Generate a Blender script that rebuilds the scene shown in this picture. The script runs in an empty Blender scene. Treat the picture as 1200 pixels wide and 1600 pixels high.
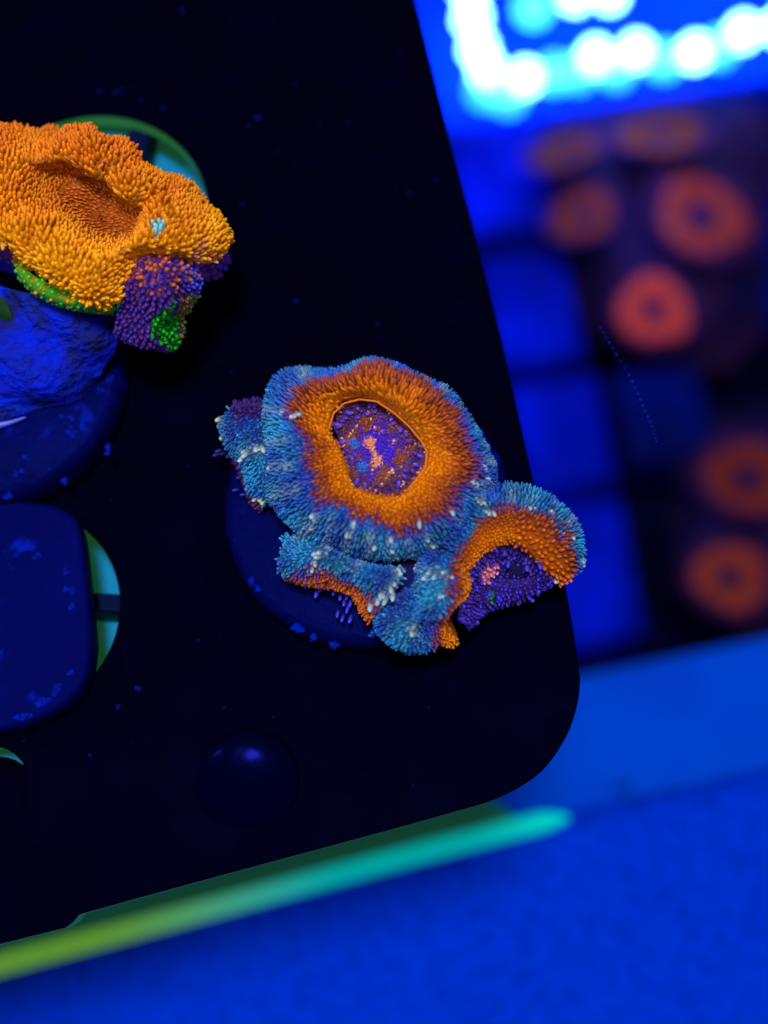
import bpy, bmesh, math, random
import numpy as np
from mathutils import Vector, Matrix

rnd = random.Random(7)
nrg = np.random.default_rng(11)
scn = bpy.context.scene
COL = scn.collection

# ------------------------------------------------------------------ camera (1 unit = 1 cm)
VF, ELEV, ROLL, SPAN = 36.0, 72.0, 10.0, 8.4
F_PX = 800 / math.tan(math.radians(VF / 2))
DIST = SPAN / 2 / math.tan(math.radians(VF / 2))
e, r = math.radians(ELEV), math.radians(ROLL)
FW = np.array([0, math.cos(e), -math.sin(e)])
R0 = np.array([1.0, 0, 0]); U0 = np.cross(R0, FW)
RT = math.cos(r) * R0 - math.sin(r) * U0
UP = math.cos(r) * U0 + math.sin(r) * R0
EYE = -FW * DIST
cd = bpy.data.cameras.new('camera'); cam = bpy.data.objects.new('camera', cd); COL.objects.link(cam)
cam.matrix_world = Matrix(((RT[0], UP[0], -FW[0], EYE[0]), (RT[1], UP[1], -FW[1], EYE[1]),
                           (RT[2], UP[2], -FW[2], EYE[2]), (0, 0, 0, 1)))
cd.sensor_fit = 'VERTICAL'; cd.sensor_height = 24; cd.lens = 12 / math.tan(math.radians(VF / 2))
cd.clip_start = 0.1; cd.clip_end = 500
cd.dof.use_dof = True; cd.dof.focus_distance = DIST - 0.75
APERTURE = 0.37                                     # diameter in cm
cd.dof.aperture_fstop = cd.lens * 1e-3 / APERTURE
scn.camera = cam

# ------------------------------------------------------------------ light
w = bpy.data.worlds.new('World'); scn.world = w; w.use_nodes = True
bg = w.node_tree.nodes['Background']
bg.inputs[0].default_value = (0.10, 0.16, 1.0, 1); bg.inputs[1].default_value = 0.15
def lamp(name, loc, target, size, power, col):
    l = bpy.data.lights.new(name, 'AREA'); l.shape = 'DISK'; l.size = size; l.energy = power; l.color = col
    o = bpy.data.objects.new(name, l); COL.objects.link(o); o.location = loc
    o.rotation_euler = (Vector(target) - Vector(loc)).to_track_quat('-Z', 'Y').to_euler(); return o
lamp('overhead_lamp', (1, -3, 46), (0, 0, 0), 7, 22000, (0.82, 0.88, 1.0))
lamp('side_glint_fill', (-12, 4, 14.5), (-1, 0, 0), 2.6, 800, (0.7, 0.8, 1.0))  # added unseen lamp: side fill that sets a glint on the knob
vs = scn.view_settings
vs.view_transform = 'Standard'; vs.look = 'None'; vs.gamma = 1; vs.exposure = 0.0; vs.use_curve_mapping = False
scn.cycles.max_bounces = 6; scn.cycles.use_denoising = True

# ------------------------------------------------------------------ helpers
def at(px, py, z):
    """the point of the place at height z that the photograph shows at pixel px, py (1200 x 1600)"""
    d = FW + (px - 600) / F_PX * RT - (py - 800) / F_PX * UP
    return EYE + d * ((z - EYE[2]) / d[2])
def pix(P):
    q = np.asarray(P, float) - EYE; d = q @ FW
    return np.stack([600 + q @ RT / d * F_PX, 800 - q @ UP / d * F_PX, d], -1)
def cmpx(z, py=800):
    return (at(600, py, z) - EYE) @ FW / F_PX       # cm per pixel there

def srgb(*c):
    return tuple(((x / 255) / 12.92 if x <= 10 else ((x / 255 + .055) / 1.055) ** 2.4) for x in c)

def mat(name, col=(.5, .5, .5), rough=.5, spec=.3, tint=(1, 1, 1), emit=None, estr=0, attr=None, objcol=False, sheen=0,
        noise=None, bump=None, coat=0, sss=0, glow=0):
    m = bpy.data.materials.new(name); m.use_nodes = True
    nt = m.node_tree; b = nt.nodes['Principled BSDF']; L = nt.links.new
    b.inputs['Base Color'].default_value = (*col, 1); b.inputs['Roughness'].default_value = rough
    b.inputs['Specular IOR Level'].default_value = spec; b.inputs['Specular Tint'].default_value = (*tint, 1)
    b.inputs['Coat Weight'].default_value = coat
    cout = None
    if attr:
        a = nt.nodes.new('ShaderNodeAttribute'); a.attribute_name = attr; cout = a.outputs['Color']
    if objcol:
        oi = nt.nodes.new('ShaderNodeObjectInfo'); mx = nt.nodes.new('ShaderNodeMix'); mx.data_type = 'RGBA'; mx.blend_type = 'MULTIPLY'
        mx.inputs['Factor'].default_value = 1; L(cout, mx.inputs['A']); L(oi.outputs['Color'], mx.inputs['B']); cout = mx.outputs['Result']
    tc = nt.nodes.new('ShaderNodeTexCoord')
    if noise:                                            # list of (scale, lo, hi, colour, detail)
        for sc_, lo, hi, c2, det in noise:
            n = nt.nodes.new('ShaderNodeTexNoise'); n.inputs['Scale'].default_value = sc_; n.inputs['Detail'].default_value = det
            n.inputs['Roughness'].default_value = .6
            L(tc.outputs['Object'], n.inputs['Vector'])
            mr = nt.nodes.new('ShaderNodeMapRange'); mr.interpolation_type = 'SMOOTHSTEP'
            mr.inputs['From Min'].default_value = lo; mr.inputs['From Max'].default_value = hi
            L(n.outputs['Fac'], mr.inputs['Value'])
            mx = nt.nodes.new('ShaderNodeMix'); mx.data_type = 'RGBA'
            L(mr.outputs['Result'], mx.inputs['Factor'])
            if cout is None: mx.inputs['A'].default_value = (*col, 1)
            else: L(cout, mx.inputs['A'])
            mx.inputs['B'].default_value = (*c2, 1); cout = mx.outputs['Result']
    if cout is not None: L(cout, b.inputs['Base Color'])
    if sheen:
        b.inputs['Sheen Weight'].default_value = sheen; b.inputs['Sheen Roughness'].default_value = .35
        if cout is not None: L(cout, b.inputs['Sheen Tint'])
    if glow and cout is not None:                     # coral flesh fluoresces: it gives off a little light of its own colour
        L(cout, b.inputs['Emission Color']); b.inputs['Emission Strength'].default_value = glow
    if sss:
        b.inputs['Subsurface Weight'].default_value = sss; b.inputs['Subsurface Radius'].default_value = (1, .8, .9); b.inputs['Subsurface Scale'].default_value = .045
    if emit:
        b.inputs['Emission Color'].default_value = (*emit, 1); b.inputs['Emission Strength'].default_value = estr
    if bump:
        sc_, st, dist, det = bump
        n = nt.nodes.new('ShaderNodeTexNoise'); n.inputs['Scale'].default_value = sc_; n.inputs['Detail'].default_value = det
        L(tc.outputs['Object'], n.inputs['Vector'])
        bp = nt.nodes.new('ShaderNodeBump'); bp.inputs['Strength'].default_value = st; bp.inputs['Distance'].default_value = dist
        L(n.outputs['Fac'], bp.inputs['Height']); L(bp.outputs['Normal'], b.inputs['Normal'])
    return m

def mesh(name, verts, faces, m, parent=None, smooth=True, cols=None, kind=None):
    me = bpy.data.meshes.new(name)
    me.from_pydata([tuple(v) for v in verts], [], [tuple(f) for f in faces])
    if cols is not None:
        ca = me.color_attributes.new('Col', 'FLOAT_COLOR', 'POINT')
        a = np.ones((len(verts), 4), np.float32); a[:, :3] = cols
        ca.data.foreach_set('color', a.ravel())
    if smooth: me.polygons.foreach_set('use_smooth', [True] * len(me.polygons))
    me.materials.append(m); me.update()
    return link(name, me, parent, kind)
def link(name, me, parent=None, kind=None):
    o = bpy.data.objects.new(name, me); COL.objects.link(o)
    if parent is not None:
        o.parent = parent
        o.matrix_parent_inverse = Matrix.Translation(-Vector(world_loc(parent)))
    if kind: o['kind'] = kind
    return o
def world_loc(o):
    return Vector(o.location) if o.type == 'EMPTY' else Vector((0, 0, 0))      # meshes stand in world coordinates
def tag(o, label, cat, group=None):
    o['label'] = label; o['category'] = cat
    if group: o['group'] = group
    return o
def thing(name, loc, label, cat, group=None):
    o = bpy.data.objects.new(name, None); COL.objects.link(o); o.location = loc; o.empty_display_size = .2
    return tag(o, label, cat, group)

def bm_obj(name, bm, m, parent=None, smooth=True, kind=None):
    me = bpy.data.meshes.new(name); bm.normal_update(); bm.to_mesh(me); bm.free()
    if smooth: me.polygons.foreach_set('use_smooth', [True] * len(me.polygons))
    me.materials.append(m); return link(name, me, parent, kind)

def smooth_closed(pts, n):
    pts = np.asarray(pts, float); k = len(pts); out = []
    for t in np.linspace(0, k, n, endpoint=False):
        i = int(t); f = t - i
        out.append(cr(pts[(i - 1) % k], pts[i % k], pts[(i + 1) % k], pts[(i + 2) % k], f))
    return np.array(out)
def cr(a, b, c, d, f):
    return .5 * ((2 * b) + (c - a) * f + (2 * a - 5 * b + 4 * c - d) * f * f + (3 * b - a - 3 * c + d) * f ** 3)
def smooth_open(pts, n):
    pts = np.asarray(pts, float); k = len(pts); out = []
    for t in np.linspace(0, k - 1, n):
        i = min(int(t), k - 2); f = t - i
        a = pts[i - 1] if i > 0 else 2 * pts[0] - pts[1]
        d = pts[i + 2] if i + 2 < k else 2 * pts[-1] - pts[-2]
        out.append(cr(a, pts[i], pts[i + 1], d, f))
    return np.array(out)
def by_angle(pts, n, c, lin=False):
    p = smooth_closed(pts, 400)
    if lin:
        q = np.asarray(list(pts) + [pts[0]], float); p = np.stack([np.interp(np.linspace(0, len(pts), 800, endpoint=False), np.arange(len(pts) + 1), q[:, k]) for k in range(q.shape[1])], -1)
    a = np.arctan2(p[:, 1] - c[1], p[:, 0] - c[0]) % (2 * math.pi)
    o = np.argsort(a); a, p = a[o], p[o]
    th = np.linspace(0, 2 * math.pi, n, endpoint=False)
    return np.stack([np.interp(th, a, p[:, k], period=2 * math.pi) for k in range(p.shape[1])], -1)

def prism(outline, z0, z1, holes=(), bevel=0.0, seg=2):
    """bmesh of a flat sheet: outline and holes in x, y"""
    cu = bpy.data.curves.new('outline', 'CURVE'); cu.dimensions = '2D'; cu.fill_mode = 'BOTH'
    outline = [o_ for k_, o_ in enumerate(outline) if k_ == 0 or math.hypot(o_[0] - outline[k_ - 1][0], o_[1] - outline[k_ - 1][1]) > 1e-4]
    cu.extrude = max((z1 - z0) / 2 - bevel, 1e-4); cu.bevel_depth = bevel; cu.bevel_resolution = seg; cu.offset = -bevel
    for loop in [outline, *holes]:
        s = cu.splines.new('POLY'); s.points.add(len(loop) - 1); s.use_cyclic_u = True
        for p, q in zip(s.points, loop): p.co = (q[0], q[1], 0, 1)
    ob = bpy.data.objects.new('outline', cu); COL.objects.link(ob)
    dg = bpy.context.evaluated_depsgraph_get(); me = bpy.data.meshes.new_from_object(ob.evaluated_get(dg))
    bm = bmesh.new(); bm.from_mesh(me); bmesh.ops.translate(bm, verts=bm.verts, vec=(0, 0, (z0 + z1) / 2))
    bpy.data.objects.remove(ob); bpy.data.curves.remove(cu); bpy.data.meshes.remove(me)
    return bm
def circle(c, r, n=64): return [(c[0] + r * math.cos(t), c[1] + r * math.sin(t)) for t in np.linspace(0, 2 * math.pi, n, endpoint=False)]
def pxpoly(pts, z): return [at(x, y, z)[:2] for x, y in pts]

def lathe(prof, seg, axis_m=Matrix.Identity(4), wob=0, sq=(1, 1)):
    V, Fc = [], []
    for k, (rad, z) in enumerate(prof):
        for i in range(seg):
            t = 2 * math.pi * i / seg; rr = rad * (1 + wob * math.sin(3 * t + k) + wob * .6 * math.sin(5 * t + 2 * k))
            V.append(axis_m @ Vector((rr * math.cos(t) * sq[0], rr * math.sin(t) * sq[1], z)))
    for k in range(len(prof) - 1):
        for i in range(seg):
            j = (i + 1) % seg; Fc.append((k * seg + i, k * seg + j, (k + 1) * seg + j, (k + 1) * seg + i))
    V.append(axis_m @ Vector((0, 0, prof[-1][1]))); n = len(V) - 1; k = len(prof) - 1
    for i in range(seg): Fc.append((k * seg + i, k * seg + (i + 1) % seg, n))
    return V, Fc

# ------------------------------------------------------------------ materials
NB = (.25, .35, 1)                                   # blue of the aquarium light put into the gloss tint
M_black = mat('black_acrylic', (.0005, .0005, .0042), .5, .015, (.05, .07, 1), noise=[(1.4, .45, .75, (.0007, .0008, .008), 3)])
M_floor = mat('blue_lit_sand', (.0, .052, .80), .9, .0, noise=[(7, .45, .72, (.0, .022, .36), 7), (22, .52, .68, (.0, .03, .46), 4), (4.5, .70, .77, (.0, .01, .2), 3)],
              bump=(40, .5, .06, 3))  # pale sand with the blue of the light put into its colour
M_ledge = mat('pale_blue_ledge', (.0, .085, .74), .8, .02, NB, noise=[(.8, .4, .7, (.0, .07, .68), 2)])
M_deep = mat('deep_floor', (.001, .002, .018), .8, .02, NB, noise=[(.5, .45, .7, (.002, .003, .05), 3)])
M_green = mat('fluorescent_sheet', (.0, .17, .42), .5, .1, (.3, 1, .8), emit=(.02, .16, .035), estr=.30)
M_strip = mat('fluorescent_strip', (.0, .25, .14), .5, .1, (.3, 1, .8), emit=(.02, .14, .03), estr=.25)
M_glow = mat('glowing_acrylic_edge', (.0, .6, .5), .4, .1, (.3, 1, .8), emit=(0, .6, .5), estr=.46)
def edge_glow(m):                                     # lit edge of the acrylic put in as emission: yellow green left, cyan right
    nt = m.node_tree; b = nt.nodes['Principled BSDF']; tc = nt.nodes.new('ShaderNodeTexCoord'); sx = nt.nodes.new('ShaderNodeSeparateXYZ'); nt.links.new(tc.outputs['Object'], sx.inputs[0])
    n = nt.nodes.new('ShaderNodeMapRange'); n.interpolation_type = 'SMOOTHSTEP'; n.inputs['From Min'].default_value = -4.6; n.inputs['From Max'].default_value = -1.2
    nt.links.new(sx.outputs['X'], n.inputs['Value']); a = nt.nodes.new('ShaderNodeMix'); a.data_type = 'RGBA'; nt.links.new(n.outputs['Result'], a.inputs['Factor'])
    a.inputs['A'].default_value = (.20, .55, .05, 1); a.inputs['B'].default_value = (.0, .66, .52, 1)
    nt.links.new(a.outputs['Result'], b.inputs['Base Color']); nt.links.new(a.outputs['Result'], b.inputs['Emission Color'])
edge_glow(M_glow)
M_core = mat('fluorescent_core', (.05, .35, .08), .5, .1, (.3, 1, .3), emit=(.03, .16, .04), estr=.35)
M_strut = mat('dark_strut', (.001, .004, .03), .5, .1, NB)
M_plug = mat('navy_plug', (.0004, .0014, .050), .5, .10, (.08, .12, 1),
             noise=[(1.3, .45, .8, (.0006, .002, .085), 3), (3.4, .60, .74, (.001, .007, .26), 6)], bump=(8, .35, .06, 6))
M_plug2 = mat('dull_navy_plug', (.0004, .0014, .060), .55, .08, (.08, .12, 1),
             noise=[(1.1, .4, .8, (.0006, .002, .085), 3), (2.6, .59, .72, (.001, .010, .34), 6)], bump=(6, .12, .04, 4))
M_knob = mat('navy_knob', (.0004, .0006, .0105), .24, .10, (.03, .05, 1), bump=(3, .25, .05, 2))
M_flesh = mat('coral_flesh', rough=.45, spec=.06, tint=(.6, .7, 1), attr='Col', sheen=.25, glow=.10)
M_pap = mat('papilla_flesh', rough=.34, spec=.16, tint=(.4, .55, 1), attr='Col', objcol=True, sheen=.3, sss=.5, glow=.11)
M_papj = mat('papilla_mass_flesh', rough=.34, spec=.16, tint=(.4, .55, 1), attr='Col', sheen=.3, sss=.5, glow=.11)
M_base = mat('coral_skeleton', (.012, .008, .05), .8, .05, NB, noise=[(6, .45, .7, (.004, .012, .16), 4)], bump=(14, .5, .06, 4))
M_stem = mat('blue_stem', (.004, .018, .62), .8, .05, NB, noise=[(3.0, .42, .62, (.012, .016, .13), 4), (1.6, .5, .72, (.0, .05, .9), 4), (2.8, .66, .76, (.02, .14, 1.0), 3)], bump=(11, .9, .12, 6))
M_glue = mat('glue', (.10, .12, .7), .3, .4, (.5, .6, 1))
M_tile = mat('blue_tile', (.0, .012, .74), .6, .05, NB, noise=[(.5, .35, .62, (.0, .006, .38), 2)])
M_dtile = mat('dark_blue_tile', (.0, .006, .16), .6, .05, NB, noise=[(.9, .4, .7, (.001, .003, .06), 3)])
M_mat = mat('purple_mat', (.040, .011, .065), .8, .03, NB, noise=[(.9, .4, .65, (.004, .008, .07), 3)], bump=(2, .4, .2, 3))
M_zo = mat('orange_disc', (.42, .065, .02), .7, .05, attr='Col')
M_zm = mat('blue_mouth', (.010, .008, .07), .6, .05)
M_zs = mat('purple_skirt', (.075, .016, .085), .7, .05)
M_house = mat('blue_housing', (.0, .03, .80), .6, .1, NB)
M_led = mat('led_lens', (.5, .8, 1), .4, emit=(2.2, 7.5, 10), estr=1.15)
M_halo = mat('cyan_halo', (.3, .7, 1), .4, emit=(.03, 1.3, 3.6), estr=1.0)
M_glint = mat('blue_glint', (.0, .02, .5), .3, .3, NB)
M_speck = mat('blue_speck', (.0, .003, .11), .6, .1, NB)

# ------------------------------------------------------------------ setting: floors in three steps
def slab(name, pts, z, depth, m, bevel=.12):
    bm = prism(pxpoly(pts, z), z - depth, z, bevel=bevel, seg=5)
    return bm_obj(name, bm, m, smooth=False, kind='structure')
Z_SHELF, Z_LEDGE, Z_DEEP = -8.3, -12.0, -24.0
slab('sand_shelf', [(-1500, 1880), (-600, 1640), (0, 1478), (420, 1362), (890, 1262), (1210, 1192), (2200, 990), (2600, 2700), (-1500, 2700)], Z_SHELF, 1.4, M_floor, .4)
slab('ledge', [(300, 1180), (920, 1050), (1205, 992), (2300, 770), (2300, 1600), (300, 1800)], Z_LEDGE, 1.5, M_ledge)
bm = bmesh.new(); bmesh.ops.create_grid(bm, x_segments=8, y_segments=8, size=120, matrix=Matrix.Translation((0, 20, Z_DEEP)))
bm_obj('tank_floor', bm, M_deep, smooth=False, kind='structure')

# ------------------------------------------------------------------ the frag rack
rack = thing('frag_rack', at(400, 800, 0), 'black acrylic rack plate with round green rimmed holes and a rounded corner', 'frag rack')
edge = [(-900, 1725), (-300, 1562), (0, 1474), (100, 1449), (112, 1440), (122, 1428), (300, 1379), (600, 1298), (700, 1270), (770, 1249), (820, 1224), (855, 1195),
        (885, 1150), (900, 1110), (906, 1072), (904, 1040), (883, 915), (837, 765), (804, 618), (783, 525), (745, 373), (700, 203), (649, 0), (520, -520), (-900, -400)]
i0, i1 = edge.index((600, 1298)), edge.index((837, 765))
edge = edge[:i0] + [tuple(p) for p in smooth_open(edge[i0:i1 + 1], 70)] + edge[i1 + 1:]
ol = pxpoly(edge, 0)
H1, R1, H2, R2 = (-2.11, 3.17), 1.05, (-3.12, -.28), .88
h3 = at(-22, 1232, 0); H3, R3 = h3[:2], .34
HM = (-.13, .05)
core_holes = [circle(H1, R1), circle(H2, R2), circle(H3, R3, 40), circle(HM, .7)]
bm_obj('top_sheet', prism(ol, -.06, 0, core_holes, bevel=.012), M_black, rack, smooth=False)
inset = [(np.array(p) - np.array(HM)) for p in ol]
inset = [tuple(np.array(HM) + q * (1 - .02 / max(np.linalg.norm(q), .3))) for q in inset]
bm_obj('core_sheet', prism(inset, -.22, -.06, [circle(H1, R1 + .004), circle(H2, R2 + .004), circle(H3, R3 + .004, 40), circle(HM, .71)]), M_core, rack, smooth=False)
ZS = -.65
bm_obj('under_sheet', prism(pxpoly([(-900, 1690), (0, 1420), (600, 1255), (770, 1195), (830, 1100), (770, 720), (640, 230), (540, -300), (-900, -200)], ZS), ZS - .3, ZS, bevel=.05, seg=3), M_green, rack, smooth=False)
# fluorescent strip on the tank floor below the front edge of the rack
Z_STRIP = -8.0
so = [(-900, 1752), (-300, 1592), (0, 1510), (150, 1470), (300, 1430), (600, 1350), (700, 1324), (775, 1303), (800, 1290), (806, 1274), (785, 1258), (720, 1215), (640, 1180), (0, 1350), (-900, 1600)]
sp_ = at(300, 1400, Z_STRIP)
strip = thing('acrylic_strip', sp_, 'fluorescent strip glowing yellow green to cyan along the lower edge of the black plate', 'acrylic strip')
bm_obj('strip_board', prism(pxpoly(so, Z_STRIP), Z_SHELF + .01, Z_STRIP, bevel=.12, seg=5), M_strip, strip, smooth=True)
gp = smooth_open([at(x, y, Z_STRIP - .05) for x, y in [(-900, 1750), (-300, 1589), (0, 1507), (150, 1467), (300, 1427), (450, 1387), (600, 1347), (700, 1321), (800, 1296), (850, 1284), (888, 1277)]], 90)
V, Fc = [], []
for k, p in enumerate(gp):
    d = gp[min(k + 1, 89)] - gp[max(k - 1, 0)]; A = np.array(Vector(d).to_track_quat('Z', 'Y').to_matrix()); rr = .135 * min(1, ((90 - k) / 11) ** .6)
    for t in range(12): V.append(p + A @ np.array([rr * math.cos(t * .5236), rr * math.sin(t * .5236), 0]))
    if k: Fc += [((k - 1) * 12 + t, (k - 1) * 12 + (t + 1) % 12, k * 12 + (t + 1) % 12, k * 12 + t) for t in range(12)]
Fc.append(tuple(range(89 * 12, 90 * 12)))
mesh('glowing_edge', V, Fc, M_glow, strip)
def bar(name, p0, p1, wd, z0, z1, parent, m):
    a, b = np.array(p0), np.array(p1); d = (b - a) / np.linalg.norm(b - a); n = np.array([-d[1], d[0]]) * wd / 2
    return bm_obj(name, prism([a + n, b + n, b - n, a - n], z0, z1, bevel=.02), m, parent, smooth=False)
bar('strut', at(-300, 925, -.5)[:2], at(330, 962, -.5)[:2], .15, ZS + .001, -.225, rack, M_strut)
bar('strut', at(205, 330, -.5)[:2], at(232, 205, -.5)[:2], .19, -.58, -.225, rack, M_strut)
bar('strut', at(600, 560, -1.2)[:2], at(640, 900, -1.2)[:2], .2, ZS, -.22, rack, M_strut)
pg = at(172, 212, -.45)
V, Fc = lathe([(.16, -.62), (.16, -.46), (.13, -.42), (.02, -.42)], 24, Matrix.Translation((pg[0], pg[1], 0)))
mesh('peg', V, Fc, M_green, rack)
# specks of algae on the sheet
V, Fc = [], []
def speck(px, py, s):
    c = at(px, py, .012); n0 = len(V); k = 6; a0 = rnd.random() * 6
    for i in range(k):
        rr = s * rnd.uniform(.4, 1) * cmpx(0); t = a0 + 6.283 * i / k
        V.append((c[0] + rr * math.cos(t), c[1] + rr * math.sin(t) * rnd.uniform(.6, 1.2), .003))
    V.append((c[0], c[1], .02)); [Fc.append((n0 + i, n0 + (i + 1) % k, n0 + k)) for i in range(k)]
for px, py, s in [(155, 142, 7), (180, 144, 6), (190, 140, 5), (255, 168, 5), (402, 182, 7), (388, 196, 4), (460, 130, 4), (378, 318, 5), (462, 470, 6), (500, 190, 3), (435, 235, 4),
                  (220, 155, 4), (285, 15, 6), (545, 190, 4), (640, 300, 4), (215, 1075, 7), (185, 1105, 6), (140, 1180, 4), (310, 1000, 4), (350, 1105, 4), (592, 525, 3), (590, 505, 4), (680, 280, 5)]:
    speck(px, py, s)
for _ in range(70):
    speck(rnd.uniform(0, 700), rnd.uniform(0, 1250), rnd.choice([1.2, 1.5, 2, 2.5]))
mesh('algae_speck', V, Fc, M_speck, rack, kind='stuff')

# black peg that fills the small hole
pp = at(-10, 1240, 0)
hp = thing('hole_peg', pp, 'black peg sunk in the small rack hole at the left edge, under a green sliver', 'peg')
V, Fc = lathe([(.30, -.59), (.33, -.06), (.30, -.02), (.1, 0)], 32, Matrix.Translation((pp[0], pp[1] - .03, 0)))
mesh('peg_body', V, Fc, M_black, hp)
fp_ = at(972, 1230, Z_LEDGE)
V, Fc = lathe([(.16, 0), (.14, .03), (.07, .05)], 12, Matrix.Translation(tuple(fp_ + np.array([0, 0, .002]))) @ Matrix.Scale(.8, 4) @ Matrix.Rotation(.15, 4, 'Z'), wob=.15, sq=(1.3, .45))
tag(mesh('debris_fleck', V, Fc, M_dtile), 'small dark fleck of debris lying on the pale blue ledge', 'debris')
# dome knob
kc = at(390, 1230, 0)
knob = thing('suction_knob', kc, 'dark navy dome knob with faint blue glints near the black plate\'s bottom edge', 'knob')
V, Fc = lathe([(.40, -.2), (.40, 0), (.385, .02), (.34, .048), (.28, .072), (.21, .088), (.13, .1), (.05, .105)], 40, Matrix.Translation((kc[0], kc[1] + .02, .07)) @ Matrix.Rotation(math.radians(20), 4, 'X'))
mesh('dome', V, Fc, M_knob, knob)
# scuffs and light highlights on the plugs, shaped as raised blue flakes
M_scuff_hl = mat('blue_scuff_highlight', (.0, .010, .30), .7, .05, NB, noise=[(9, .45, .65, (.0, .006, .16), 3)], bump=(14, .6, .05, 4))
def scuff_highlights(parent, spots, z):
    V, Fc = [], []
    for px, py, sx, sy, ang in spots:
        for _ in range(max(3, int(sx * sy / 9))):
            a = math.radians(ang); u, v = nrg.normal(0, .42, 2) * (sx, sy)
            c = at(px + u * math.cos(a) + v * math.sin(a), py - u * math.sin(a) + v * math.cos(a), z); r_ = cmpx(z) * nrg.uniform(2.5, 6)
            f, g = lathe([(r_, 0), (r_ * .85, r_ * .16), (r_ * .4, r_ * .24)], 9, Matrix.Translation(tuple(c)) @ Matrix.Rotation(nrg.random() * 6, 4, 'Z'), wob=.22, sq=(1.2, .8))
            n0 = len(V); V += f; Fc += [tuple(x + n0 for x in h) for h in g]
    mesh('scuff_highlight', V, Fc, M_scuff_hl, parent, kind='stuff')
# ------------------------------------------------------------------ papillae and lofted flesh
SEG = 6
PROF = [(.85, -.15), (1.0, .22), (.96, .52), (.78, .80), (.42, .97)]
def unit_papilla():
    V, Fc = lathe([(a, b) for a, b in PROF], SEG)
    V[-1] = Vector((0, 0, 1.0)); return np.array([tuple(v) for v in V]), Fc
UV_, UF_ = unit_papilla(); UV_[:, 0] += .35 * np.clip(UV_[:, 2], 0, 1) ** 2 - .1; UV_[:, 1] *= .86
UG_ = np.interp(UV_[:, 2], [-.15, .22, .52, .80, .97, 1.0], [.22, .44, .76, 1.08, 1.24, .92])     # shade of the gaps painted into the bases, tips brightened
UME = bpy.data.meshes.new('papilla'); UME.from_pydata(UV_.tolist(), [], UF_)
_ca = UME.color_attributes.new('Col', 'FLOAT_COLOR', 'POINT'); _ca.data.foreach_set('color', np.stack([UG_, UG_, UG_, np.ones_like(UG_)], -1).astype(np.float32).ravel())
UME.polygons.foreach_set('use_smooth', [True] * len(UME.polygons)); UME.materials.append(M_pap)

class Papillae:
    def __init__(s): s.items = []
    def add(s, p, d, wd, ln, col, name='papilla', own=False): s.items.append((np.array(p), np.array(d) / np.linalg.norm(d), wd, ln, np.array(col), name, own))
def frame(d):
    d = Vector(d); return np.array(d.to_track_quat('Z', 'Y').to_matrix())
def emit_papillae(P, parent, n_own, mass_name='papilla_mass'):
    vis = []
    for i, it in enumerate(P.items):
        q = pix(it[0]); inside = 0 <= q[0] <= 1200 and 0 <= q[1] <= 1600
        vis.append((-(1e6 if it[6] else 0) - (it[2] * it[3] if inside else -1), i))
    own = {i for _, i in sorted(vis)[:n_own + sum(1 for it in P.items if it[6])]}
    Vs, Fs, Cs = [], [], []; n = len(UV_); UFa = UF_
    for i, (p, d, wd, ln, col, name, ow) in enumerate(P.items):
        A = frame(d); tw = rnd.random() * 6.28; c, s_ = math.cos(tw), math.sin(tw)
        A = A @ np.array([[c, -s_, 0], [s_, c, 0], [0, 0, 1]])
        S = A * np.array([wd, wd, ln])
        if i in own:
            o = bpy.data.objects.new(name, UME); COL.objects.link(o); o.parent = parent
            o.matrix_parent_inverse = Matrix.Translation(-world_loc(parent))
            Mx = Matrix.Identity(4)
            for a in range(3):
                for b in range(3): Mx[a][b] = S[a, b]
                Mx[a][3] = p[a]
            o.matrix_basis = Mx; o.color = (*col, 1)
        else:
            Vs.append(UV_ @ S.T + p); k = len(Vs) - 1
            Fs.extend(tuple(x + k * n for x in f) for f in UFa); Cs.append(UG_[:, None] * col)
    if Vs:
        mesh(mass_name, np.concatenate(Vs), Fs, M_papj, parent, cols=np.concatenate(Cs), kind='stuff')

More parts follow.
